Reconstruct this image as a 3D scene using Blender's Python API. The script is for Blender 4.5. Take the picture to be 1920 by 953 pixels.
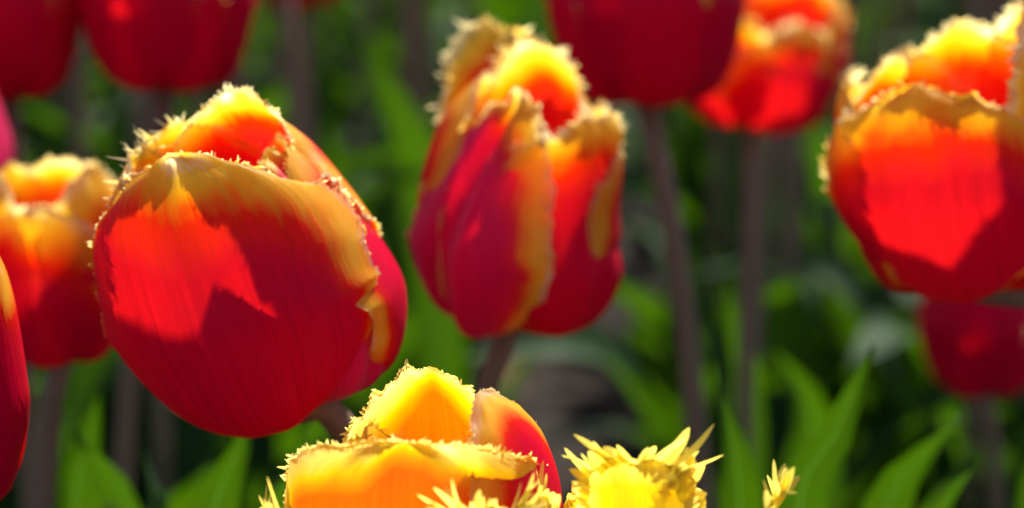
import bpy, bmesh, math, random
import numpy as np
from mathutils import Vector, Matrix

S = bpy.context.scene
for o in list(bpy.data.objects): bpy.data.objects.remove(o)
rad = math.radians

# ------------------------------------------------------------------ camera
CAM_H, PITCH, HFOV = 0.55, rad(15.0), rad(30.0)
W_PX, H_PX = 1920.0, 953.0
FPX = (W_PX/2)/math.tan(HFOV/2)
cam_data = bpy.data.cameras.new('camera')
cam = bpy.data.objects.new('camera', cam_data)
S.collection.objects.link(cam)
cam.location = (0, 0, CAM_H)
cam.rotation_euler = (math.pi/2-PITCH, 0, 0)
cam_data.sensor_width = 36.0
cam_data.lens = 18.0/math.tan(HFOV/2)
cam_data.clip_start = 0.02
cam_data.clip_end = 500
cam_data.dof.use_dof = True
cam_data.dof.focus_distance = 0.375
cam_data.dof.aperture_fstop = 7.6
cam_data.dof.aperture_blades = 0
S.camera = cam

# ------------------------------------------------------------------ sky and sun
SUN_EL, SUN_AZ = rad(46), rad(21)      # azimuth measured from straight ahead (+y), negative = left
sun_dir = Vector((math.sin(SUN_AZ)*math.cos(SUN_EL), math.cos(SUN_AZ)*math.cos(SUN_EL), math.sin(SUN_EL)))
world = bpy.data.worlds.new('World'); S.world = world
world.use_nodes = True
wn = world.node_tree.nodes; wl = world.node_tree.links
sky = wn.new('ShaderNodeTexSky'); sky.sky_type = 'NISHITA'; sky.sun_disc = False
sky.sun_elevation = SUN_EL; sky.sun_rotation = SUN_AZ
wn['Background'].inputs['Strength'].default_value = 0.09
wl.new(sky.outputs[0], wn['Background'].inputs['Color'])
sun_data = bpy.data.lights.new('sun', 'SUN')
sun_data.energy = 5.0; sun_data.angle = rad(2.5); sun_data.color = (1.0, 0.95, 0.86)
sun = bpy.data.objects.new('sun', sun_data); S.collection.objects.link(sun)
sun.rotation_euler = sun_dir.to_track_quat('Z', 'Y').to_euler()
sun.location = (0, 0, 5)

S.render.engine = 'CYCLES'
S.cycles.use_denoising = True
S.cycles.max_bounces = 10; S.cycles.diffuse_bounces = 6; S.cycles.transmission_bounces = 8
S.cycles.sample_clamp_indirect = 6.0
S.view_settings.view_transform = 'Standard'
S.view_settings.look = 'None'
S.view_settings.gamma = 1.0
S.view_settings.exposure = 1.3

# ------------------------------------------------------------------ pixel helpers
FWD = Vector((0, math.cos(PITCH), -math.sin(PITCH)))
UPV = Vector((0, math.sin(PITCH), math.cos(PITCH)))
RGT = Vector((1, 0, 0))
CAMP = Vector((0, 0, CAM_H))
def ray(px, py): return FWD + RGT*((px-W_PX/2)/FPX) + UPV*((H_PX/2-py)/FPX)
def at(px, py, d): return CAMP + ray(px, py)*d
def at_y(px, py, y):
    r = ray(px, py); return CAMP + r*(y/r.y)

COL = S.collection
def link(o): COL.objects.link(o); return o
def mesh_obj(name, verts, faces, mat=None, parent=None, smooth=True, attrs=None, uvs=None):
    me = bpy.data.meshes.new(name)
    me.from_pydata([tuple(v) for v in verts], [], [tuple(f) for f in faces])
    if smooth:
        me.polygons.foreach_set('use_smooth', [True]*len(me.polygons))
    for k, vals in (attrs or {}).items():
        a = me.attributes.new(k, 'FLOAT', 'POINT')
        a.data.foreach_set('value', np.asarray(vals, dtype=np.float32))
    if uvs is not None:
        ul = me.uv_layers.new(name='UVMap')
        li = np.zeros(len(me.loops), dtype=np.int32); me.loops.foreach_get('vertex_index', li)
        ul.data.foreach_set('uv', np.asarray(uvs, dtype=np.float32)[li].ravel())
    if mat: me.materials.append(mat)
    me.update()
    o = link(bpy.data.objects.new(name, me))
    if parent: o.parent = parent
    return o
def empty(name, loc, label, cat, group=None):
    o = link(bpy.data.objects.new(name, None)); o.location = loc
    o.empty_display_size = 0.02
    o['label'] = label; o['category'] = cat
    if group: o['group'] = group
    return o
def smooth01(a, b, x):
    t = np.clip((x-a)/(b-a), 0, 1); return t*t*(3-2*t)
def catmull(pts, n):
    """arc-length resampled Catmull-Rom through pts -> n points"""
    P = np.asarray([tuple(p) for p in pts], float)
    Q = np.vstack([2*P[0]-P[1], P, 2*P[-1]-P[-2]])
    out = []
    for i in range(1, len(Q)-2):
        for u in np.linspace(0, 1, 24, endpoint=False):
            p0, p1, p2, p3 = Q[i-1], Q[i], Q[i+1], Q[i+2]
            out.append(0.5*((2*p1)+(-p0+p2)*u+(2*p0-5*p1+4*p2-p3)*u*u+(-p0+3*p1-3*p2+p3)*u**3))
    out.append(P[-1]); out = np.array(out)
    d = np.r_[0, np.cumsum(np.linalg.norm(np.diff(out, axis=0), axis=1))]
    x = np.linspace(0, d[-1], n) if np.isscalar(n) else np.asarray(n)*d[-1]
    return np.stack([np.interp(x, d, out[:, k]) for k in range(out.shape[1])], 1), d[-1]

# ------------------------------------------------------------------ materials
def new_mat(name):
    m = bpy.data.materials.new(name); m.use_nodes = True
    nt = m.node_tree; nt.nodes.clear()
    return m, nt, nt.nodes, nt.links
def ramp(nodes, stops, interp='LINEAR'):
    r = nodes.new('ShaderNodeValToRGB'); cr = r.color_ramp; cr.interpolation = interp
    while len(cr.elements) > 1: cr.elements.remove(cr.elements[-1])
    cr.elements[0].position = stops[0][0]; cr.elements[0].color = (*stops[0][1], 1)
    for p, c in stops[1:]:
        e = cr.elements.new(p); e.color = (*c, 1)
    return r
def math_node(nodes, links, op, a, b=None, clamp=False):
    n = nodes.new('ShaderNodeMath'); n.operation = op; n.use_clamp = clamp
    for i, v in enumerate((a, b)):
        if v is None: continue
        if isinstance(v, (int, float)): n.inputs[i].default_value = v
        else: links.new(v, n.inputs[i])
    return n.outputs[0]

def petal_material(name, stops, tstops, trans=0.48, rough=0.42, sheen=0.05, streak=0.55, spec=0.12):
    m, nt, N, L = new_mat(name)
    at_ = N.new('ShaderNodeAttribute'); at_.attribute_name = 'edge'
    uv = N.new('ShaderNodeTexCoord')
    info = N.new('ShaderNodeObjectInfo')
    # streaks that run along the petal
    mp = N.new('ShaderNodeMapping'); mp.inputs['Scale'].default_value = (52, 1.8, 1)
    L.new(uv.outputs['UV'], mp.inputs['Vector'])
    off = N.new('ShaderNodeVectorMath'); off.operation = 'ADD'
    comb = N.new('ShaderNodeCombineXYZ')
    L.new(math_node(N, L, 'MULTIPLY', info.outputs['Random'], 37.0), comb.inputs[0])
    L.new(math_node(N, L, 'MULTIPLY', info.outputs['Random'], 11.0), comb.inputs[1])
    L.new(mp.outputs[0], off.inputs[0]); L.new(comb.outputs[0], off.inputs[1])
    no = N.new('ShaderNodeTexNoise'); no.inputs['Scale'].default_value = 1.0
    no.inputs['Detail'].default_value = 5.0; no.inputs['Roughness'].default_value = 0.6
    L.new(off.outputs[0], no.inputs['Vector'])
    # broad patches
    n2 = N.new('ShaderNodeTexNoise'); n2.inputs['Scale'].default_value = 90.0
    n2.inputs['Detail'].default_value = 3.0
    L.new(uv.outputs['Object'], n2.inputs['Vector'])
    a = math_node(N, L, 'SUBTRACT', no.outputs['Fac'], 0.5)
    a = math_node(N, L, 'MULTIPLY', a, streak)
    b = math_node(N, L, 'SUBTRACT', n2.outputs['Fac'], 0.5)
    b = math_node(N, L, 'MULTIPLY', b, 0.8)
    amp = math_node(N, L, 'ADD', a, b)
    e = math_node(N, L, 'ADD', at_.outputs['Fac'], amp)
    e = math_node(N, L, 'MULTIPLY', e, 0.5, clamp=True)
    rc = ramp(N, [(p*0.5, c) for p, c in stops]); L.new(e, rc.inputs[0])
    rt = ramp(N, [(p*0.5, c) for p, c in tstops]); L.new(e, rt.inputs[0])
    # fine colour grain along the veins
    mixv = N.new('ShaderNodeMix'); mixv.data_type = 'RGBA'; mixv.blend_type = 'MULTIPLY'
    mixv.inputs[0].default_value = 1.0
    vr = ramp(N, [(0.3, (0.88, 0.88, 0.88)), (0.7, (1.06, 1.06, 1.06))]); L.new(no.outputs['Fac'], vr.inputs[0])
    L.new(rc.outputs[0], mixv.inputs['A']); L.new(vr.outputs[0], mixv.inputs['B'])
    bump = N.new('ShaderNodeBump'); bump.inputs['Strength'].default_value = 0.3
    bump.inputs['Distance'].default_value = 0.0007
    L.new(no.outputs['Fac'], bump.inputs['Height'])
    pb = N.new('ShaderNodeBsdfPrincipled')
    pb.inputs['Roughness'].default_value = rough
    pb.inputs['Specular IOR Level'].default_value = spec
    pb.inputs['Sheen Weight'].default_value = sheen
    pb.inputs['Sheen Roughness'].default_value = 0.35
    pb.inputs['Sheen Tint'].default_value = (1.0, 0.62, 0.72, 1)
    L.new(mixv.outputs['Result'], pb.inputs['Base Color']); L.new(bump.outputs[0], pb.inputs['Normal'])
    tb = N.new('ShaderNodeBsdfTranslucent')
    mixt = N.new('ShaderNodeMix'); mixt.data_type = 'RGBA'; mixt.blend_type = 'MULTIPLY'; mixt.inputs[0].default_value = 1.0
    vt = ramp(N, [(0.3, (0.68, 0.68, 0.68)), (0.7, (1.0, 1.0, 1.0))]); L.new(no.outputs['Fac'], vt.inputs[0])
    L.new(rt.outputs[0], mixt.inputs['A']); L.new(vt.outputs[0], mixt.inputs['B'])
    L.new(mixt.outputs['Result'], tb.inputs['Color'])
    mx = N.new('ShaderNodeMixShader'); tf = ramp(N, [(0.0, (0.84,)*3), (0.45, (0.5*(0.7+trans),)*3), (1.0, (trans,)*3)])       # the tissue thins out towards the rim
    L.new(at_.outputs['Fac'], tf.inputs[0]); L.new(tf.outputs[0], mx.inputs[0])
    L.new(pb.outputs[0], mx.inputs[1]); L.new(tb.outputs[0], mx.inputs[2])
    out = N.new('ShaderNodeOutputMaterial'); L.new(mx.outputs[0], out.inputs[0])
    return m

CREAM = (0.92, 0.82, 0.56); YEL = (0.90, 0.60, 0.06); ORA = (0.82, 0.20, 0.015); RED = (0.76, 0.012, 0.006); CRI = (0.70, 0.0, 0.036)
M_RED = petal_material('petal_red_with_yellow_edge',
    [(0.0, CREAM), (0.22, YEL), (0.55, (0.88, 0.44, 0.03)), (0.85, ORA), (1.1, RED), (1.7, CRI)],
    [(0.0, (0.97, 0.86, 0.42)), (0.25, (0.97, 0.62, 0.03)), (0.6, (0.96, 0.40, 0.0)), (0.9, (0.92, 0.12, 0.0)), (1.15, (0.84, 0.026, 0.0)), (1.9, (0.60, 0.006, 0.006))], trans=0.50, sheen=0.015, streak=0.7, spec=0.06)
M_BLOOM = petal_material('petal_red_with_mauve_bloom',
    [(0.0, CREAM), (0.22, YEL), (0.55, (0.88, 0.44, 0.03)), (0.85, ORA), (1.1, (0.66, 0.012, 0.03)), (1.7, (0.58, 0.004, 0.080))],
    [(0.0, (0.97, 0.86, 0.42)), (0.25, (0.97, 0.62, 0.03)), (0.6, (0.96, 0.40, 0.0)), (0.9, (0.95, 0.13, 0.0)), (1.15, (0.90, 0.02, 0.0)), (1.7, (0.70, 0.005, 0.02))], trans=0.35, sheen=0.16, streak=0.9, spec=0.12)
M_FLAME = petal_material('petal_yellow_with_orange_flame',
    [(0.0, (0.90, 0.78, 0.40)), (0.15, (0.88, 0.62, 0.03)), (0.9, (0.88, 0.55, 0.02)), (1.25, (0.86, 0.30, 0.015)), (1.7, (0.82, 0.16, 0.012))],
    [(0.0, (0.98, 0.85, 0.25)), (0.9, (0.97, 0.66, 0.0)), (1.25, (0.97, 0.36, 0.0)), (1.7, (0.95, 0.15, 0.0))], streak=0.4)
M_YEL = petal_material('petal_yellow',
    [(0.0, (0.92, 0.76, 0.16)), (0.25, (0.90, 0.68, 0.03)), (2.0, (0.86, 0.58, 0.015))],
    [(0.0, (0.98, 0.84, 0.15)), (0.5, (0.97, 0.74, 0.0)), (2.0, (0.96, 0.66, 0.0))], streak=0.3)

def green_material(name, c1, c2, tc, trans, rough, scale=(60, 1.5, 1)):
    m, nt, N, L = new_mat(name)
    uv = N.new('ShaderNodeTexCoord')
    mp = N.new('ShaderNodeMapping'); mp.inputs['Scale'].default_value = scale
    L.new(uv.outputs['UV'], mp.inputs['Vector'])
    no = N.new('ShaderNodeTexNoise'); no.inputs['Scale'].default_value = 1.0; no.inputs['Detail'].default_value = 4
    L.new(mp.outputs[0], no.inputs['Vector'])
    n2 = N.new('ShaderNodeTexNoise'); n2.inputs['Scale'].default_value = 14.0; n2.inputs['Detail'].default_value = 3
    L.new(uv.outputs['Object'], n2.inputs['Vector'])
    f = math_node(N, L, 'ADD', math_node(N, L, 'MULTIPLY', no.outputs['Fac'], 0.5), math_node(N, L, 'MULTIPLY', n2.outputs['Fac'], 0.5))
    r = ramp(N, [(0.32, c1), (0.68, c2)]); L.new(f, r.inputs[0])
    bump = N.new('ShaderNodeBump'); bump.inputs['Strength'].default_value = 0.2; bump.inputs['Distance'].default_value = 0.0006
    L.new(no.outputs['Fac'], bump.inputs['Height'])
    sx = N.new('ShaderNodeSeparateXYZ'); L.new(uv.outputs['UV'], sx.inputs[0])
    vein = math_node(N, L, 'ABSOLUTE', math_node(N, L, 'SUBTRACT', sx.outputs[0], 0.5))
    vein = math_node(N, L, 'SUBTRACT', 1.0, math_node(N, L, 'MULTIPLY', vein, 45.0), clamp=True)     # pale midrib
    pb = N.new('ShaderNodeBsdfPrincipled'); pb.inputs['Roughness'].default_value = rough
    pb.inputs['Specular IOR Level'].default_value = 0.07
    L.new(r.outputs[0], pb.inputs['Base Color']); L.new(bump.outputs[0], pb.inputs['Normal'])
    out = N.new('ShaderNodeOutputMaterial')
    if trans > 0:
        tb = N.new('ShaderNodeBsdfTranslucent')
        tn = ramp(N, [(0.3, tuple(c*0.75 for c in tc)), (0.7, tuple(c*1.15 for c in tc))]); L.new(no.outputs['Fac'], tn.inputs[0])
        tm_ = N.new('ShaderNodeMix'); tm_.data_type = 'RGBA'; L.new(vein, tm_.inputs[0]); L.new(tn.outputs[0], tm_.inputs['A'])
        tm_.inputs['B'].default_value = (*tuple(min(1, c*2.2+.03) for c in tc), 1)
        L.new(tm_.outputs['Result'], tb.inputs['Color'])
        mx = N.new('ShaderNodeMixShader'); mx.inputs[0].default_value = trans
        L.new(pb.outputs[0], mx.inputs[1]); L.new(tb.outputs[0], mx.inputs[2]); L.new(mx.outputs[0], out.inputs[0])
    else: L.new(pb.outputs[0], out.inputs[0])
    return m
M_LEAF = green_material('tulip_leaf', (0.014, 0.040, 0.013), (0.028, 0.066, 0.017), (0.046, 0.122, 0.0), 0.40, 0.6)
M_STEM = green_material('tulip_stem', (0.125, 0.080, 0.060), (0.19, 0.13, 0.085), (0, 0, 0), 0.0, 0.5, (8, 3, 1))
M_STRAW = green_material('dry_leaf', (0.30, 0.22, 0.14), (0.50, 0.40, 0.28), (0.5, 0.36, 0.2), 0.2, 0.7)

def soil_material():
    m, nt, N, L = new_mat('soil')
    tc = N.new('ShaderNodeTexCoord')
    n1 = N.new('ShaderNodeTexNoise'); n1.inputs['Scale'].default_value = 22; n1.inputs['Detail'].default_value = 9; n1.inputs['Roughness'].default_value = 0.65
    n2 = N.new('ShaderNodeTexVoronoi'); n2.inputs['Scale'].default_value = 70
    L.new(tc.outputs['Object'], n1.inputs['Vector']); L.new(tc.outputs['Object'], n2.inputs['Vector'])
    r = ramp(N, [(0.3, (0.010, 0.007, 0.005)), (0.55, (0.024, 0.017, 0.013)), (0.75, (0.055, 0.042, 0.033))]); L.new(n1.outputs['Fac'], r.inputs[0])
    b = N.new('ShaderNodeBump'); b.inputs['Strength'].default_value = 0.8; b.inputs['Distance'].default_value = 0.01
    L.new(math_node(N, L, 'ADD', n1.outputs['Fac'], math_node(N, L, 'MULTIPLY', n2.outputs['Distance'], 0.5)), b.inputs['Height'])
    pb = N.new('ShaderNodeBsdfPrincipled'); pb.inputs['Roughness'].default_value = 0.95; pb.inputs['Specular IOR Level'].default_value = 0.15
    L.new(r.outputs[0], pb.inputs['Base Color']); L.new(b.outputs[0], pb.inputs['Normal'])
    out = N.new('ShaderNodeOutputMaterial'); L.new(pb.outputs[0], out.inputs[0])
    return m
M_SOIL = soil_material()

# ------------------------------------------------------------------ soil
def soil():
    rng = np.random.default_rng(3)
    n = 150
    g = np.linspace(-1, 1, n)
    ax = np.sign(g)*(np.abs(g)*2.2+np.abs(g)**7*38)       # dense near, reaching 40 m
    X, Y = np.meshgrid(ax, ax+1.2)
    Z = np.zeros_like(X)
    for k in range(40):
        f = rng.uniform(6, 60); a = rng.uniform(0, 6.28); p = rng.uniform(0, 6.28)
        Z += np.sin((X*math.cos(a)+Y*math.sin(a))*f+p)*0.011/math.sqrt(f)
    Z *= np.clip(1.5-np.hypot(X, Y-1.2)/8, 0, 1)
    V = np.stack([X.ravel(), Y.ravel(), Z.ravel()], 1)
    F = [(j*n+i, j*n+i+1, (j+1)*n+i+1, (j+1)*n+i) for j in range(n-1) for i in range(n-1)]
    o = mesh_obj('ground', V, F, M_SOIL)
    o['kind'] = 'structure'; o['label'] = 'dark crumbly soil of the tulip bed'
    rng = np.random.default_rng(5)
    bm = bmesh.new(); bmesh.ops.create_icosphere(bm, subdivisions=2, radius=1.0)
    base = np.array([v.co[:] for v in bm.verts]); fb = [tuple(v.index for v in f.verts) for f in bm.faces]; bm.free()
    V, F = [], []
    for k in range(2200):
        y = rng.uniform(0.3, 3.4); x = rng.uniform(-1, 1)*(0.35+0.45*y)
        s = rng.uniform(0.003, 0.012)*(1 if rng.random() < .9 else 1.8)
        v = base.copy()
        for q in range(4):
            w = rng.normal(0, 1, 3); v = v*(1+0.22*np.sin(base@w*2.2+rng.uniform(0, 6.28)))[:, None]
        v = v*s*rng.uniform(0.6, 1.4, 3)*np.array([1, 1, .75])+np.array([x, y, s*0.3])
        i0 = len(V); V.extend(v); F.extend([(a+i0, b+i0, c+i0) for a, b, c in fb])
    o = mesh_obj('soil_clods', V, F, M_SOIL, smooth=False)
    o['kind'] = 'stuff'; o['label'] = 'loose dark clods and crumbs lying on the soil'; o['category'] = 'soil'
soil()

# ------------------------------------------------------------------ petals
def petal_mesh(phi, H=7.0, R=3.0, rt=1.2, zr=0.38, hw=2.8, tm=0.58, tp=2.4, Rc=None, wl=1.0, wr=1.0,
               roll=0.0, wave=0.0, wf=2.0, keel=0.0, folds=(), skew=0.0, margin=(0.18, 0.8), mside=(1.0, 1.0),
               fringe=0.28, f0=0.5, fden=0.055, fw=0.030, blunt=1.2, spread=0.7, flame=0.0, ruff=0.10, upb=0.0, emin=0.0, fringe_l=1.0, fringe_r=1.0, pts=None, lift=0.0, nu=46, nv=35, seed=0, tipbend=0.0,
               jag=0.05, basew=0.34, tiltx=0.0, base_edge=0.05):
    """returns verts(cm->m), faces, edge attribute, uv.  phi 0 faces the camera, positive turns right."""
    rng = np.random.default_rng(seed)
    if pts is None:
        pts = [(0.30, 0.0), (0.72*R, 0.05*H), (R, zr*H), (R*0.985, (zr+0.2)*H), ((R*1.12+rt)/2.0, 0.84*H), (rt, H)]
    u = np.linspace(0, 1, nu)
    t = 1-(1-u)**1.35
    mid, Ltot = catmull(pts, t)
    dT = np.gradient(mid, axis=0); dT /= np.linalg.norm(dT, axis=1)[:, None]+1e-9
    nr, nz = dT[:, 1], -dT[:, 0]                       # outward normal in the (r,z) plane
    # half width along the petal
    lo = basew+(1-basew)*np.sin(np.clip(t/tm, 0, 1)*math.pi/2)**1.1
    hi = (1-np.clip((t-tm)/(1-tm), 0, 1)**tp)
    wprof = lo*np.clip(hi, 0, 1)**0.62
    s = np.linspace(-1, 1, nv); s = np.sign(s)*np.abs(s)**0.92
    Wl = hw*wl*wprof; Wr = hw*wr*wprof
    # irregular outline
    def wob(k):
        r_ = np.random.default_rng(seed*7+k); z = np.zeros_like(t)
        for f in (3, 7, 13, 21): z += np.sin(t*f*3.1+r_.uniform(0, 6.28))*r_.uniform(.4, 1)/f**0.5
        return z*jag*smooth01(0.25, 0.5, t)
    Wl = Wl*(1+wob(1)); Wr = Wr*(1+wob(2))
    rc = np.clip(mid[:, 0]*1.02, 1.15, None) if Rc is None else np.full_like(t, Rc)
    if Rc is None:
        rc = np.maximum(rc, 0.55*R)
    Sg, Tg = np.meshgrid(s, t)
    Wg = np.where(Sg < 0, Wl[:, None], Wr[:, None])
    flatx = Sg*Wg
    RC = rc[:, None]
    th = flatx/RC
    lat = RC*np.sin(th); inn = RC*(1-np.cos(th))
    d = roll*np.abs(Sg)**4*smooth01(0.3, 0.8, Tg)
    ph = rng.uniform(0, 6.28, 6)
    d = d + wave*np.abs(Sg)**1.8*np.sin(Tg*wf*2*math.pi+ph[0]+np.sign(Sg)*ph[1])*smooth01(0.15, 0.6, Tg)
    d = d - keel*np.exp(-(Sg/0.10)**2)*smooth01(0.1, 0.35, Tg)
    for f in folds:
        s0, fwid, amp = f[:3]; slope = f[3] if len(f) > 3 else 0.0
        d = d + amp*np.exp(-((Sg-s0-slope*(Tg-0.5))/fwid)**2)*smooth01(0.05, 0.35, Tg)
    d = d + 0.05*np.sin(Sg*3+ph[2]+Tg*4)*np.sin(Tg*7+ph[3]) + 0.022*np.sin(Sg*9+ph[4])*np.sin(Tg*12+ph[5])*smooth01(.2, .6, Tg)
    k = d-inn + lift
    rr = mid[:, 0][:, None] + k*nr[:, None]
    zz = mid[:, 1][:, None] + k*nz[:, None]
    lat = lat + skew*(Tg**2)
    cp, sp = math.cos(rad(phi)), math.sin(rad(phi))
    X = rr*sp + lat*cp
    Y = -rr*cp + lat*sp
    V = np.stack([X, Y, zz], -1)
    # physical distance to the outline in the flattened petal
    fy = np.broadcast_to((t*Ltot)[:, None], flatx.shape)
    bx = np.r_[-Wl, Wr[::-1]]; by = np.r_[t*Ltot, (t*Ltot)[::-1]]; side = np.r_[np.zeros(nu), np.ones(nu)]
    bm_ = margin[0]+(margin[1]-margin[0])*smooth01(0.25, 0.95, np.r_[t, t[::-1]])
    bm_ = bm_*np.where(side < .5, mside[0], mside[1])
    D2 = np.hypot(flatx[..., None]-bx, fy[..., None]-by)/bm_
    edge = D2.min(-1)
    if ruff > 0:      # ruffled, crystalline border
        dist = np.hypot(flatx[..., None]-bx, fy[..., None]-by); kmin = dist.argmin(-1); dmin = dist.min(-1)
        arc = np.r_[0, np.cumsum(np.hypot(np.diff(bx), np.diff(by)))]
        q = arc[kmin]
        amp_ = ruff*np.exp(-dmin/0.22)*smooth01(0.35, 0.65, Tg)
        nz_ = np.sin(q*7.1+ph[0])+.8*np.sin(q*13.3+ph[1])+.7*np.sin(q*3.2+ph[2])
        nx_ = np.cos(q*8.3+ph[3])+.8*np.sin(q*16.1+ph[4])
        k2 = amp_*nz_
        V = V + np.stack([k2*nr[:, None]*sp, -k2*nr[:, None]*cp, k2*nz[:, None]+amp_*nx_*0.8], -1)
    edge = np.minimum(edge, base_edge*6+Tg/base_edge*0.5)
    edge = edge + flame*np.exp(-(Sg/0.2)**2)*smooth01(0.2, 0.6, Tg)
    if emin > 0: edge = np.maximum(edge, emin*(1-smooth01(0.6, 0.9, Tg)))
    uv = np.stack([Sg*0.5+0.5, Tg], -1)
    verts = [V.reshape(-1, 3)]; attr = [edge.ravel()]; uvs = [uv.reshape(-1, 2)]
    faces = [(j*nv+i, j*nv+i+1, (j+1)*nv+i+1, (j+1)*nv+i) for j in range(nu-1) for i in range(nv-1)]
    nb = nu*nv
    if fringe > 0:
        # outline polyline left side up, over the tip, down the right side
        bl = V[:, 0]; br = V[::-1, -1]
        il = V[:, 2]; ir = V[::-1, -3]
        poly = np.vstack([bl, br[1:]]); inner = np.vstack([il, ir[1:]])
        tt = np.r_[t, t[::-1][1:]]; sd = np.r_[np.zeros(nu), np.ones(nu-1)]
        cen = V[:, nv//2]; cen = np.vstack([cen, cen[::-1][1:]])
        below = np.clip(np.r_[np.arange(nu), np.arange(nu)[::-1][1:]]-3, 0, nu-1)
        inner = np.where((tt > 0.93)[:, None], V[below, nv//2], inner)
        dl = np.r_[0, np.cumsum(np.linalg.norm(np.diff(poly, axis=0), axis=1))]
        x = 0.0; NS = 4 if blunt < 2.5 else 8; emb = 0.04 if blunt < 2.5 else 0.22
        while x < dl[-1]:
            x += fden*rng.uniform(0.5, 1.5)
            if x >= dl[-1]: break
            tv = np.interp(x, dl, tt)
            sdv = np.interp(x, dl, sd)
            fac = (0.04+0.96*float(smooth01(f0, f0+0.3, tv)))*(fringe_l if sdv < .5 else fringe_r)
            if tv < f0-0.05: continue
            fac *= (0.30+0.85*(0.5+0.5*math.sin(x*4.3+ph[0])*math.sin(x*9.7+ph[1]))) if blunt < 2.5 else (0.6+0.4*math.sin(x*3.1+ph[0]))
            p = np.array([np.interp(x, dl, poly[:, q]) for q in range(3)])
            ip = np.array([np.interp(x, dl, inner[:, q]) for q in range(3)])
            cpt = np.array([np.interp(x, dl, cen[:, q]) for q in range(3)])
            od = p-ip; od /= np.linalg.norm(od)+1e-9
            x2 = min(x+0.05, dl[-1]); x1 = max(x-0.05, 0)
            tg = np.array([np.interp(x2, dl, poly[:, q])-np.interp(x1, dl, poly[:, q]) for q in range(3)])
            tg /= np.linalg.norm(tg)+1e-9
            nn = np.cross(tg, od)
            nn /= np.linalg.norm(nn)+1e-9
            ln = fringe*fac*rng.uniform(0.35, 1.35)
            dirv = od + tg*rng.normal(0, spread) + nn*rng.normal(0, spread)
            dirv[2] += upb
            dirv /= np.linalg.norm(dirv)
            bend = (nn*rng.normal(0, .5)+tg*rng.normal(0, .5))*ln
            w0 = fw*rng.uniform(0.5, 1.5)
            ring = []
            for q in range(NS):
                f = q/(NS-1)
                c = p - od*emb + dirv*((ln+emb)*f+0.02) + bend*f*f*0.6
                w = w0*(1-f**blunt)**(1 if blunt < 2.5 else 0.6)+0.007
                a1 = tg-dirv*np.dot(tg, dirv); a1 /= np.linalg.norm(a1)+1e-9
                a2 = np.cross(dirv, a1)
                fl = 0.35 if blunt < 2.5 else 0.10
                ring.append([c+a1*w, c+a2*w*fl, c-a1*w])
            i0 = nb
            vv = np.array(ring).reshape(-1, 3)
            verts.append(vv); nb += len(vv)
            attr.append(np.repeat(np.linspace(0.22, 0.0, NS), 3)*rng.uniform(0.4, 1.3))
            uvs.append(np.tile([[0.0 if sdv < .5 else 1.0, tv]], (len(vv), 1)))
            for q in range(NS-1):
                for e in range(2):
                    a, b = i0+q*3+e, i0+q*3+e+1
                    faces.append((a, b, b+3, a+3))
    V = np.vstack(verts)*0.01
    return V, faces, np.concatenate(attr), np.vstack(uvs)

def tube(pts, radii, n=20, sides=12):
    P, _ = catmull(pts, n)
    r = np.interp(np.linspace(0, 1, n), np.linspace(0, 1, len(radii)), radii)
    V, F, U = [], [], []
    for i in range(n):
        tg = P[min(i+1, n-1)]-P[max(i-1, 0)]; tg /= np.linalg.norm(tg)+1e-12
        a = np.cross(tg, [0, 1, 0.01]); a /= np.linalg.norm(a); b = np.cross(tg, a)
        for k in range(sides):
            q = 2*math.pi*k/sides
            V.append(P[i]+r[i]*(a*math.cos(q)+b*math.sin(q))); U.append((k/sides, i/n))
    for i in range(n-1):
        for k in range(sides):
            F.append((i*sides+k, i*sides+(k+1) % sides, (i+1)*sides+(k+1) % sides, (i+1)*sides+k))
    F.append(tuple(range((n-1)*sides, n*sides))); F.append(tuple(range(sides))[::-1])
    return V, F, U

def leaf_mesh(pts, width, fold=0.35, face=None, nu=30, nv=11, tm=0.45, wave=0.004, seed=0, tipw=0.9, base=0.35, twist=0.0):
    """strap leaf along pts (m); face = direction its upper side looks"""
    rng = np.random.default_rng(seed)
    t = np.linspace(0, 1, nu)
    P, Ltot = catmull(pts, t)
    T = np.gradient(P, axis=0); T /= np.linalg.norm(T, axis=1)[:, None]+1e-12
    face = np.array(face if face is not None else (0, -1, 0.3), float); face /= np.linalg.norm(face)
    s = np.linspace(-1, 1, nv)
    lo = base+(1-base)*np.sin(np.clip(t/tm, 0, 1)*math.pi/2)
    hi = np.clip(1-np.clip((t-tm)/(1-tm), 0, 1)**1.9, 0, 1)**tipw
    w = width*0.5*lo*hi
    ph = rng.uniform(0, 6.28, 4)
    V, U = [], []
    for i in range(nu):
        B = np.cross(T[i], face); B /= np.linalg.norm(B)+1e-12
        Nn = np.cross(B, T[i])
        if twist:
            a = twist*t[i]; B, Nn = B*math.cos(a)+Nn*math.sin(a), -B*math.sin(a)+Nn*math.cos(a)
        fl = fold*(1-0.5*t[i])
        for sv in s:
            d = abs(sv)**1.3*w[i]*fl*1.6 + wave*abs(sv)**2*math.sin(t[i]*9+ph[0]+(1 if sv > 0 else 0)*ph[1])
            V.append(P[i]+B*sv*w[i]*math.cos(fl*0.9)+Nn*d); U.append((sv*.5+.5, t[i]))
    F = [(j*nv+i, j*nv+i+1, (j+1)*nv+i+1, (j+1)*nv+i) for j in range(nu-1) for i in range(nv-1)]
    return V, F, U

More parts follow.
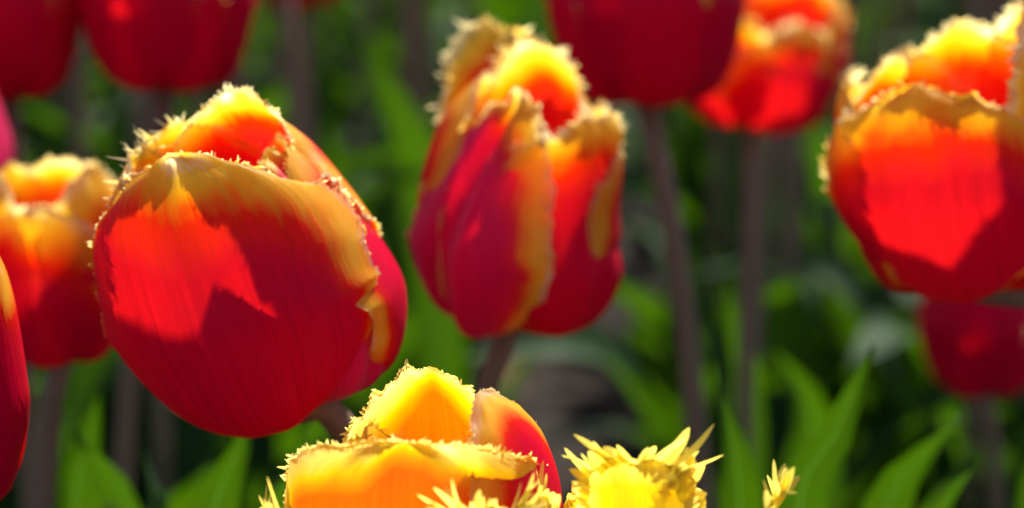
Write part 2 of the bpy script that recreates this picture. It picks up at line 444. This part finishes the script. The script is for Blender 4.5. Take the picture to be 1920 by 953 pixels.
def xf(loc, lean_r=0.0, lean_b=0.0, yaw=0.0, scale=1.0):
    """lean_r: degrees the top leans to the right; lean_b: degrees the top leans away from the camera"""
    return Matrix.Translation(loc) @ Matrix.Rotation(rad(lean_r), 4, 'Y') @ Matrix.Rotation(-rad(lean_b), 4, 'X') @ Matrix.Rotation(rad(yaw), 4, 'Z') @ Matrix.Diagonal((scale, scale, scale, 1))

def add_petal(root, M, mat, label=None, **kw):
    V, F, A, U = petal_mesh(**kw)
    V4 = np.c_[V, np.ones(len(V))] @ np.array(M).T
    o = mesh_obj('petal', V4[:, :3]-np.array(root.location), F, mat, root, attrs={'edge': A}, uvs=U)
    if label: o['label'] = label
    return o

def add_stem(root, pts, r0=0.0032, r1=0.0042):
    """pts from flower base down to the soil"""
    V, F, U = tube(pts, [r0, r0*0.97, r1], 24, 12)
    return mesh_obj('stem', np.array(V)-np.array(root.location), F, M_STEM, root, uvs=U)
def add_leaf(root, pts, width, label=None, mat=None, **kw):
    V, F, U = leaf_mesh(pts, width, **kw)
    o = mesh_obj('leaf', np.array(V)-np.array(root.location), F, mat or M_LEAF, root, uvs=U)
    if label: o['label'] = label
    return o

def stem_to_ground(base, via, drift=0.4):
    """continue base->via down to z=0"""
    b = np.array(base); v = np.array(via); d = v-b
    k = (b[2]+0.02)/max(b[2]-v[2], 1e-3)
    g = b+d*k; g[:2] = v[:2]+(g[:2]-v[:2])*drift; g[2] = -0.02
    m = (v+g)/2; m[:2] = v[:2]+(g[:2]-v[:2])*0.6
    return [tuple(b), tuple(v), tuple(m), tuple(g)]

def hero(name, label, base, via, cat='tulip', group=None):
    pts = stem_to_ground(base, via)
    g = pts[-1]
    root = empty(name, (g[0], g[1], 0.0), label, cat, group)
    return root, pts

# ------------------------------------------------------------------ the flowers one can tell apart
def leaf_px(root, pts_px, width_px, ground, d0, label=None, **kw):
    """pts_px from low to tip as (px,py,depth); the leaf starts at the soil point 'ground'"""
    f = pts_px[0]
    P = [tuple(at(p[0], p[1], f[2]-(f[1]-p[1])*f[2]/FPX*0.55)) for p in pts_px]
    g = (ground[0], ground[1], -0.01)
    m = tuple(np.array(g)*0.55+np.array(P[0])*0.45+np.array([0, 0, 0.03]))
    kw.setdefault('tm', .66); kw.setdefault('base', .5)
    return add_leaf(root, [g, m]+P, 1.12*width_px*d0/FPX, label, **kw)

# --- A: the large tulip in the left half
A, st = hero('tulip', 'largest red tulip with yellow fringed rim and a bent-in top, left of centre', at(550, 768, .425), at(660, 822, .437))
add_stem(A, st, 0.0036, 0.0046)
Ma = xf(at(550, 768, .425), -15, 2)
add_petal(A, Ma, M_RED, phi=-5, rt=1.0, R=3.2, pts=[(.3, 0), (2.3, .3), (3.2, 2.3), (3.15, 3.7), (2.95, 4.8), (2.68, 5.65), (2.4, 6.1), (2.0, 6.4)], hw=3.9, tm=.62, tp=3.6, wl=1.04, wr=1.06, roll=-.05, margin=(.16, .7), mside=(.6, 2.0), keel=.10, folds=((.2, .10, -.14, -.5), (-.45, .2, .08, .3), (.6, .15, .07)), fringe=.14, fringe_l=.8, f0=.68, seed=1, skew=-.35)
add_petal(A, Ma, M_BLOOM, phi=70, R=2.8, pts=[(.3, 0), (2.1, .3), (2.9, 2.0), (2.7, 3.6), (2.0, 5.0), (1.3, 5.8)], hw=2.5, margin=(.2, .45), folds=((-.1, .14, -.2),), fringe=.04, seed=2)
add_petal(A, Ma, M_RED, phi=-98, H=6.5, R=3.1, rt=1.6, zr=.38, hw=2.3, tm=.64, tp=3.2, margin=(.7, .9), fringe=.34, seed=3)
add_petal(A, Ma, M_RED, phi=108, R=3.2, pts=[(.3, 0), (2.3, .3), (3.15, 1.9), (2.9, 3.4), (2.2, 4.9), (1.4, 5.9)], hw=3.4, tm=.66, tp=3.5, ruff=.05, roll=.05, margin=(.6, .8), fringe=.05, seed=4)
add_petal(A, Ma, M_RED, phi=-142, H=6.7, R=3.0, rt=1.5, zr=.38, hw=2.7, tm=.66, tp=3.5, margin=(.35, .9), fringe=.28, seed=5)
add_petal(A, Ma, M_RED, phi=160, H=7.0, R=2.8, rt=1.1, zr=.38, hw=3.3, tm=.7, tp=4, margin=(.3, 1.0), fringe=.09, seed=6, wave=.1, ruff=.08)
gA = st[-1]

# --- B: the wrinkled tulip in the middle
B, st = hero('tulip', 'tall wrinkled red tulip with pale frilled top in the middle of the picture', at(960, 610, .5), at(908, 770, .507))
add_stem(B, st, 0.0031, 0.004)
Mb = xf(at(960, 610, .5), 5, 2)
add_petal(B, Mb, M_RED, phi=52, R=2.7, rt=2.0, pts=[(.3, 0), (2.0, .2), (2.75, 1.6), (2.45, 3.3), (2.5, 4.7), (2.5, 5.5), (2.25, 6.0)], hw=3.1, skew=-.35, tm=.66, tp=3.4, roll=.06, margin=(.12, 1.0), wave=.08, keel=.1, fringe=.16, seed=11)
add_petal(B, Mb, M_BLOOM, phi=-36, R=2.95, rt=.6, pts=[(.3, 0), (2.0, .2), (3.0, 2.0), (2.9, 3.6), (2.45, 4.9), (2.05, 5.7), (1.6, 6.3)], hw=2.5, tm=.45, tp=1.7, margin=(.7, .8), mside=(.3, 1.0), folds=((-.25, .16, -.45, .35), (.12, .16, .28, .35)), fringe=.10, seed=12, skew=.85)
add_petal(B, Mb, M_RED, phi=-105, ruff=.03, H=6.5, R=2.7, rt=1.3, hw=2.8, margin=(.8, 1.0), fringe=.12, seed=13, wave=.05)
add_petal(B, Mb, M_RED, phi=105, ruff=.03, H=5.9, R=2.55, rt=1.9, hw=2.8, margin=(.6, .9), fringe=.2, seed=14, wave=.15)
add_petal(B, Mb, M_RED, phi=165, H=7.4, R=2.3, rt=.5, hw=2.6, margin=(.3, 1.3), fringe=.28, seed=15, wave=.2)
add_petal(B, Mb, M_RED, phi=-158, R=2.4, rt=3.2, pts=[(.3, 0), (1.8, .3), (2.4, 2.2), (2.2, 4.0), (2.5, 5.9), (3.3, 7.5)], hw=2.2, margin=(.3, 1.0), fringe=.30, fw=.06, seed=16, wave=.25)
gB = st[-1]

# --- C: the tulip cut by the right edge
C, st = hero('tulip', 'glowing red tulip with rolled cream rims at the right edge, above a small round one', at(1835, 545, .48), at(2080, 640, .49))
add_stem(C, st, 0.0034, 0.0042)
Mc = xf(at(1835, 545, .48), -8, 3)
add_petal(C, Mc, M_RED, phi=-34, R=3.3, rt=1.6, pts=[(.3, 0), (2.2, .3), (3.35, 2.4), (3.4, 3.7), (3.25, 4.7), (3.05, 5.3), (2.7, 5.7)], hw=3.9, tm=.62, tp=3.2, roll=-.05, margin=(.3, 1.0), mside=(1.3, 1.0), fringe=.14, keel=.06, folds=((-.4, .2, -.15),), seed=21)
add_petal(C, Mc, M_RED, phi=-108, H=5.8, R=3.1, rt=2.6, zr=.44, hw=2.6, margin=(.35, .9), fringe=.22, seed=22)
add_petal(C, Mc, M_RED, phi=66, H=7.3, R=3.0, rt=1.7, zr=.42, hw=2.9, margin=(.12, .8), fringe=.15, seed=23)
add_petal(C, Mc, M_RED, phi=108, H=6.8, R=3.1, rt=1.8, hw=2.8, margin=(.3, .9), fringe=.25, seed=24)
add_petal(C, Mc, M_RED, phi=-150, ruff=.05, H=6.0, R=3.0, rt=1.9, hw=2.7, margin=(.3, 1.0), fringe=.12, seed=25, wave=.1, folds=((0, .15, -.35),))
add_petal(C, Mc, M_RED, phi=165, ruff=.06, H=6.5, R=2.9, rt=1.9, hw=2.7, margin=(.3, 1.2), fringe=.2, fw=.05, seed=26, wave=.12)
gC = st[-1]

# --- D: small round one below C
D, st = hero('tulip', 'small round dark red tulip hanging low under the right-hand flower', at(1838, 728, .72), at(1862, 850, .73))
add_stem(D, st, 0.0031, 0.004)
Md = xf(at(1838, 728, .72), 0, 0)
for k, ph in enumerate((-30, 34, 95, 150, -150, -92)):
    add_petal(D, Md, M_RED, emin=1.6, phi=ph, H=5.2, R=2.45-.12*(k % 2), rt=.5, zr=.42, hw=2.4, margin=(.12, .5), fringe=.2, seed=31+k, nu=28, nv=19)
gD = st[-1]
leaf_px(D, [(1950, 960, .70), (1930, 830, .72), (1905, 790, .73)], 120, gD, .7, fold=.4, seed=33)

# --- E1, E2: the pair at the top
E, st = hero('tulip', 'dark crimson tulip cut by the top edge, on a thick brown stem', at(1212, 190, .62), at(1290, 640, .63))
add_stem(E, st, 0.0036, 0.0048)
Me = xf(at(1212, 190, .62), -3, 0)
for k, (ph, m1) in enumerate(((12, .5), (-62, .9), (75, .6), (130, .7), (-175, .9), (-122, .8))):
    add_petal(E, Me, M_RED, emin=1.6*(k == 0), phi=ph, H=6.8, R=3.2-.15*(k % 2), rt=.5, zr=.40, hw=3.2 if k == 0 else 2.7, margin=(.12, m1), fringe=.25, seed=41+k, nu=30, nv=21)
gE = st[-1]
leaf_px(E, [(1390, 1010, .53), (1378, 850, .535), (1342, 685, .54)], 125, (gE[0], gE[1]-.05), .54, fold=.2, face=(.0, -1, .1), seed=42)
E2, st = hero('tulip', 'open red tulip with a glowing patch and pale rim beside the crimson one', at(1408, 236, .68), at(1400, 640, .69))
add_stem(E2, st, 0.0031, 0.0042)
Me2 = xf(at(1408, 236, .68), 4, 0)
for k, (ph, hh, m1) in enumerate(((20, 4.0, .9), (-50, 4.8, .8), (85, 5.0, .8), (140, 5.4, 1.0), (-165, 5.4, .9), (-108, 5.0, .8))):
    add_petal(E2, Me2, M_RED, phi=ph, H=hh, R=3.05-.12*(k % 2), rt=2.4, zr=.46, hw=2.7, margin=(.18, m1), fringe=.25, seed=51+k, nu=30, nv=21, base_edge=.09)
gE2 = st[-1]
leaf_px(E2, [(1400, 760, .72), (1385, 640, .715), (1352, 470, .71)], 62, gE2, .71, fold=.4, face=(.3, -1, .25), seed=52)
leaf_px(E2, [(1490, 1010, .52), (1560, 830, .53), (1640, 645, .54)], 140, (gE2[0], gE2[1]-.1), .53, fold=.28, face=(-.15, -1, .1), seed=32)
leaf_px(E2, [(1520, 900, .75), (1515, 760, .755), (1445, 650, .76)], 130, gE2, .75, fold=.3, face=(-.2, -1, .5), seed=53)

# --- F1, F2: top left
F1, st = hero('tulip', 'blurred red tulip cut by the top left corner', at(20, 182, .62), at(40, 640, .64))
add_stem(F1, st)
Mf = xf(at(20, 182, .62), 0, 0)
for k, ph in enumerate((-8, 58, 118, 178, -122, -66)):
    add_petal(F1, Mf, M_RED, emin=1.6, phi=ph, H=6.8, R=2.45-.12*(k % 2), rt=.7, hw=2.5, margin=(.02, .6), fringe=.2, seed=61+k, nu=28, nv=19)
F2, st = hero('tulip', 'wide blurred red tulip at the top, above the largest tulip', at(312, 162, .62), at(235, 800, .64))
add_stem(F2, st, 0.0034, 0.0042)
Mf2 = xf(at(312, 162, .62), 3, 0)
for k, ph in enumerate((-24, 40, 100, 160, -140, -82)):
    add_petal(F2, Mf2, M_RED, emin=1.6, phi=ph, H=6.6, R=2.8-.12*(k % 2), rt=.9, hw=2.7, margin=(.02, .6), fringe=.2, seed=71+k, nu=28, nv=19)
gF = st[-1]
leaf_px(F2, [(140, 1000, .60), (165, 830, .61), (192, 700, .615)], 130, gF, .6, fold=.3, face=(.2, -1, .3), seed=72)
leaf_px(F2, [(250, 1010, .56), (190, 880, .565), (112, 768, .57)], 120, gF, .56, fold=.35, face=(-.2, -1, .6), seed=73)
leaf_px(F2, [(300, 1000, .56), (290, 930, .565), (268, 845, .57)], 60, gF, .56, fold=.35, face=(.2, -1, .3), seed=74)

# --- G: behind the big one on the left, and its neighbours on the left edge
G, st = hero('tulip', 'red tulip with yellow flap touching the left side of the largest tulip', at(118, 672, .52), at(92, 800, .527))
add_stem(G, st, 0.0031, 0.004)
Mg = xf(at(118, 672, .52), -2, 2)
add_petal(G, Mg, M_RED, phi=2, H=4.6, R=2.0, rt=1.75, zr=.4, hw=2.3, margin=(.12, .9), mside=(.8, 1.4), ruff=.03, fringe=.05, seed=81)
add_petal(G, Mg, M_RED, phi=62, H=5.4, R=1.95, rt=1.5, zr=.4, hw=2.0, margin=(.25, 1.3), ruff=.03, fringe=.05, seed=82)
for k, ph in enumerate((-60, -120, 180, 120)):
    add_petal(G, Mg, M_RED, phi=ph, H=5.3, R=1.95-.1*(k % 2), rt=1.3, hw=2.0, margin=(.25, 1.0), ruff=.04, fringe=.06, seed=83+k)
L, st = hero('tulip', 'pinkish tulip flank sloping in from the left edge, behind the yellow flap', at(-62, 440, .56), at(-100, 800, .59))
add_stem(L, st)
Ml = xf(at(-62, 440, .56), -30, 0)
for k, ph in enumerate((60, 0, -60, 120, 180, -120)):
    add_petal(L, Ml, M_BLOOM, emin=1.4, phi=ph, H=7.6, R=2.9-.12*(k % 2), rt=.7, hw=2.7, margin=(.15, .8), fringe=.2, seed=91+k, nu=28, nv=19)
G2, st = hero('tulip', 'near red tulip showing only its round flank at the lower left edge', at(-78, 945, .40), at(-84, 1090, .41))
add_stem(G2, st)
Mg2 = xf(at(-78, 945, .40), 0, 0)
for k, ph in enumerate((30, -30, -90, 90, 150, -150)):
    add_petal(G2, Mg2, M_RED, emin=1.6, ruff=0, phi=ph, H=6.0, R=1.55-.08*(k % 2), rt=.8, zr=.3, hw=2.0, margin=(.15, .8), fringe=0, seed=101+k, nu=30, nv=21)

# --- H: the low yellow and orange flower in focus
Hh, st = hero('tulip', 'open yellow tulip with orange flames and one red petal at the bottom edge, in focus', at(790, 1300, .385), at(790, 1500, .39))
add_stem(Hh, st, 0.0034, 0.0042)
Mh = xf(at(790, 1300, .385), 0, -2)
add_petal(Hh, Mh, M_FLAME, 'yellow petal with orange flame along its midrib', phi=-3, R=2.5, rt=1.2, pts=[(.3, 0), (1.7, .3), (2.5, 2.4), (2.55, 4.2), (2.45, 5.5), (2.25, 6.4)], hw=3.5, wr=1.08, tm=.72, tp=4.2, margin=(.3, .6), keel=.14, fringe=.09, f0=.4, seed=111, flame=.7, wave=.06, ruff=.05, folds=((-.3, .12, .12), (.35, .1, -.12)))
add_petal(Hh, Mh, M_RED, 'red petal with a folded cream tip', phi=68, R=2.6, ruff=.03, rt=1.5, pts=[(.3, 0), (1.9, .3), (2.75, 2.4), (2.8, 4.2), (2.5, 5.4), (2.0, 6.2), (1.3, 6.7)], hw=2.4, tm=.5, margin=(.15, .75), fringe=.05, seed=112)
add_petal(Hh, Mh, M_FLAME, phi=172, H=6.5, R=2.3, rt=1.4, zr=.5, hw=2.4, margin=(.4, .75), fringe=.06, seed=113, flame=.5)
add_petal(Hh, Mh, M_FLAME, phi=-80, H=4.9, R=2.4, rt=2.3, zr=.5, hw=2.0, margin=(.4, .9), fringe=.2, seed=114)
add_petal(Hh, Mh, M_FLAME, phi=-135, H=5.2, R=2.3, rt=1.7, zr=.5, hw=2.2, margin=(.4, .9), fringe=.2, seed=115)
add_petal(Hh, Mh, M_FLAME, phi=118, H=5.4, R=2.4, rt=1.7, zr=.5, hw=2.2, margin=(.4, .9), fringe=.2, seed=116)
lk = dict(fringe=.38, fw=.055, fden=.085, upb=.2, blunt=3.0, spread=.3, margin=(.3, .9), wave=.15, jag=.1, f0=.4)
add_petal(Hh, Mh, M_YEL, 'low yellow front petal with lacerated edge', phi=20, R=2.85, pts=[(.3, 0), (1.8, .3), (2.7, 2.2), (3.05, 4.0), (3.6, 5.5)], hw=1.9, tm=.7, tp=3, seed=117, **lk)
add_petal(Hh, Mh, M_YEL, 'low yellow front petal with lacerated edge', phi=-32, R=2.85, pts=[(.3, 0), (1.8, .3), (2.7, 2.2), (3.05, 3.9), (3.6, 5.15)], hw=1.9, tm=.7, tp=3, seed=118, **lk)

# --- I: the all-yellow fringed flower
I, st = hero('tulip', 'clear yellow tulip with deeply torn fringed petals at the bottom edge', at(1185, 1358, .375), at(1225, 1500, .38))
add_stem(I, st, 0.0034, 0.0042)
Mi = xf(at(1185, 1358, .375), 0, 0)
kw = dict(fw=.085, fden=.15, upb=.5, ruff=.08, blunt=2.8, spread=.2, margin=(.3, .9), jag=.15, wave=.2, f0=.72, nu=56)
add_petal(I, Mi, M_YEL, phi=-4, R=1.5, rt=.9, Rc=1.7, pts=[(.3, 0), (1.0, .3), (1.5, 2.4), (1.5, 4.2), (1.2, 6.0)], hw=1.15, tm=.86, tp=5, basew=.5, fringe=.7, seed=121, **kw)
add_petal(I, Mi, M_YEL, phi=-70, R=1.5, Rc=2.2, pts=[(.3, 0), (1.0, .3), (1.5, 2.4), (1.7, 3.8), (2.0, 5.1)], hw=1.05, tm=.82, tp=4, fringe=.5, seed=122, **kw)
add_petal(I, Mi, M_YEL, phi=66, R=1.5, Rc=1.5, pts=[(.3, 0), (1.0, .3), (1.6, 2.2), (2.2, 3.8), (3.0, 5.4)], hw=.95, tm=.8, tp=4, fringe=.55, seed=123, **kw)
add_petal(I, Mi, M_YEL, phi=34, R=1.4, Rc=1.2, pts=[(.3, 0), (.9, .3), (1.35, 2.4), (1.4, 4.2), (1.3, 5.8)], hw=.5, tm=.85, tp=4, fringe=.3, seed=129, **kw)
add_petal(I, Mi, M_YEL, phi=-130, H=4.6, R=1.5, rt=1.3, zr=.5, hw=1.2, tm=.7, tp=4, fringe=.3, seed=124, **kw)
add_petal(I, Mi, M_YEL, phi=150, H=4.8, R=1.4, rt=1.1, zr=.5, hw=1.3, tm=.7, tp=4, fringe=.3, seed=125, **kw)


# --- leaf-only plants (bulbs that did not flower) whose blades stand among the flowers
def leaf_plant(label, blades):
    P0 = at(*blades[0][0][0]); P1 = at(*blades[0][0][1]); g = P0+(P0-P1)*0.9
    root = empty('tulip_leaf_tuft', (g.x, g.y, 0), label, 'leaves')
    for i, (pts, w, face, fold) in enumerate(blades):
        leaf_px(root, pts, w, (g.x+.004*i, g.y+.003*i), pts[0][2], face=face, fold=fold, seed=300+i, base=.6)
leaf_plant('pair of broad green leaf blades at the lower right edge, under the small round tulip',
           [([(1655, 1010, .56), (1710, 880, .57), (1805, 778, .575)], 150, (-.1, -1, .1), .25),
            ([(1740, 1030, .52), (1775, 930, .525), (1835, 860, .53)], 130, (.2, -1, .2), .35)])
leaf_plant('broad translucent green leaf standing under the largest tulip',
           [([(395, 1030, .52), (430, 900, .525), (470, 770, .53)], 170, (.1, -1, .1), .2),
            ([(500, 1030, .54), (545, 900, .545), (590, 740, .55)], 90, (-.5, -1, .1), .35)])

# --- one more flower of which only a little shows
K, st = hero('tulip', 'red tulip tip hanging into the top edge right of the wide blurred one', at(565, 12, .95), at(585, 420, .97))
add_stem(K, st)
Mk = xf(at(565, 12, .95), 0, 0)
for k, ph in enumerate((0, 60, 120, 180, -120, -60)):
    add_petal(K, Mk, M_RED, emin=1.6, phi=ph, H=6.2, R=2.6-.12*(k % 2), rt=.7, hw=2.5, margin=(.02, .6), fringe=.2, seed=141+k, nu=24, nv=17)

gK = st[-1]
kt = [(gK[0], gK[1], -.01), tuple(at(560, 560, .96)), tuple(at(600, 400, .95)), tuple(at(690, 315, .93)), tuple(at(800, 300, .91))]
add_leaf(K, kt, 85*.93/FPX*1.2, fold=.3, face=(-.2, -.6, .8), seed=146, tm=.7, nu=36)

leaf_plant('bright green blade slanting up to the left between the two nearest tulips',
           [([(812, 430, .92), (768, 250, .92), (655, 35, .92)], 88, (.1, -1, .1), .2)])
# ------------------------------------------------------------------ plants behind and around
def generic_plant(seed):
    """a whole tulip plant at the origin, about 0.5 m tall; returns list of (name, mesh)"""
    rng = random.Random(seed)
    hgt = rng.uniform(.42, .47)
    lx, ly = rng.uniform(-.03, .03), rng.uniform(-.03, .03)
    parts = []
    def keep(o): 
        me = o.data; bpy.data.objects.remove(o); return me
    V, F, U = tube([(0, 0, -.02), (lx*.2, ly*.2, hgt*.4), (lx*.7, ly*.7, hgt*.8), (lx, ly, hgt)], [.0042, .0036, .0031], 12, 8)
    parts.append(('stem', keep(mesh_obj('stem', V, F, M_STEM, uvs=U))))
    a0 = rng.uniform(0, 360)
    for k in range(4):
        a = rad(a0+k*137+rng.uniform(-20, 20)); c, s = math.cos(a), math.sin(a)
        ln = rng.uniform(.24, .36)*(1-.12*k); out = rng.uniform(.05, .15)
        z0 = .0+.035*k
        droop = rng.uniform(-.02, .09)
        pts = [(c*.004, s*.004, z0), (c*out*.25, s*out*.25, z0+ln*.4), (c*out*.7, s*out*.7, z0+ln*.8), (c*(out+droop*.6), s*(out+droop*.6), z0+ln-droop*.5)]
        V, F, U = leaf_mesh(pts, rng.uniform(.035, .058), fold=rng.uniform(.25, .55), face=(-c, -s, .35), nu=18, nv=7, seed=seed*10+k, twist=rng.uniform(-.6, .6), wave=.003)
        parts.append(('leaf', keep(mesh_obj('leaf', V, F, M_LEAF, uvs=U))))
    M = xf((lx, ly, hgt), rng.uniform(-8, 8), rng.uniform(-8, 8), rng.uniform(0, 120), rng.uniform(.9, 1.05))
    for k in range(6):
        V, F, A_, U = petal_mesh(phi=60*k, H=6.6, R=2.85-.14*(k % 2), rt=1.5, hw=2.6, margin=(.15, .7), fringe=0, nu=16, nv=11, seed=seed*20+k, wave=.1)
        V4 = np.c_[V, np.ones(len(V))] @ np.array(M).T
        parts.append(('petal', keep(mesh_obj('petal', V4[:, :3], F, M_RED, attrs={'edge': A_}, uvs=U))))
    return parts, hgt
PROTOS = [generic_plant(500+k) for k in range(7)]
def place_plant(proto, loc, rz, sc, label, group):
    root = empty('tulip', loc, label, 'tulip', group)
    root.rotation_euler = (0, 0, rz); root.scale = (sc, sc, sc)
    for nm, me in proto[0]:
        o = link(bpy.data.objects.new(nm, me)); o.parent = root
    return root
rng = random.Random(77)
near_feet = [tuple(o.location[:2]) for o in COL.objects if o.type == 'EMPTY' and o.parent is None]
feet = []
y = 0.86
while y < 2.3:
    half = 0.10+y*0.30
    x = -half+rng.uniform(0, .1)
    while x < half:
        p = (x+rng.uniform(-.03, .03), y+rng.uniform(-.04, .04))
        px = W_PX/2+FPX*p[0]/(p[1]*math.cos(PITCH)+.09)
        gap = 890 < px < 1270 and p[1] < 2.3 or 800 < px < 1340 and p[1] < 1.05           # bare soil shows here
        if not gap and all((p[0]-q[0])**2+(p[1]-q[1])**2 > .062**2 for q in feet+near_feet):
            feet.append(p)
        x += .095
    y += .10
for i, p in enumerate(feet):
    sc = rng.uniform(.97, 1.1)
    sc = max(sc, at_y(960, -70, p[1]).z/PROTOS[i % len(PROTOS)][1])      # heads stand above the picture
    place_plant(PROTOS[i % len(PROTOS)], (p[0], p[1], 0), rng.uniform(0, 6.28), sc,
                'out-of-focus tulip plant in the shaded bed behind, seen as stem and leaves', 'tulip plants in the bed behind')

# the far end of the bed reads as one mass of foliage
def far_mass():
    r = np.random.default_rng(9)
    V, F, U = [], [], []
    for k in range(900):
        y = r.uniform(2.35, 6.0); x = r.uniform(-1, 1)*(.2+y*.42)
        a = r.uniform(0, 6.28); c, s = math.cos(a), math.sin(a); ln = r.uniform(.25, .42); out = r.uniform(.04, .16)
        v, f, u = leaf_mesh([(x, y, 0), (x+c*out*.3, y+s*out*.3, ln*.5), (x+c*out, y+s*out, ln)], r.uniform(.04, .06), .4, (-c, -s, .3), 8, 5, seed=k)
        i0 = len(V); V.extend(v); U.extend(u); F.extend([tuple(q+i0 for q in ff) for ff in f])
    o = mesh_obj('tulip_foliage', V, F, M_LEAF, uvs=U)
    o['kind'] = 'stuff'; o['label'] = 'far mass of green tulip leaves at the back of the bed'; o['category'] = 'foliage'
far_mass()

# a pale withered leaf on the soil between the stems
def dry_leaf(px, py, size, seed, label):
    r_ = ray(px, py); k = CAM_H/-r_.z; g = CAMP+r_*k
    V, F, U = leaf_mesh([(g.x-.3*size, g.y, .004), (g.x-.1*size, g.y-.1*size, .35*size), (g.x+.15*size, g.y, .55*size), (g.x+.35*size, g.y+.1*size, .9*size), (g.x+.3*size, g.y+.2*size, 1.15*size)],
                        .55*size, .7, (.2, -1, .4), seed=seed, wave=.12*size, twist=1.2)
    o = mesh_obj('dry_leaf', V, F, M_STRAW, uvs=U)
    o['label'] = label; o['category'] = 'leaf'
dry_leaf(985, 735, .055, 4, 'pale withered leaf curled up on the dark soil behind the middle tulip')
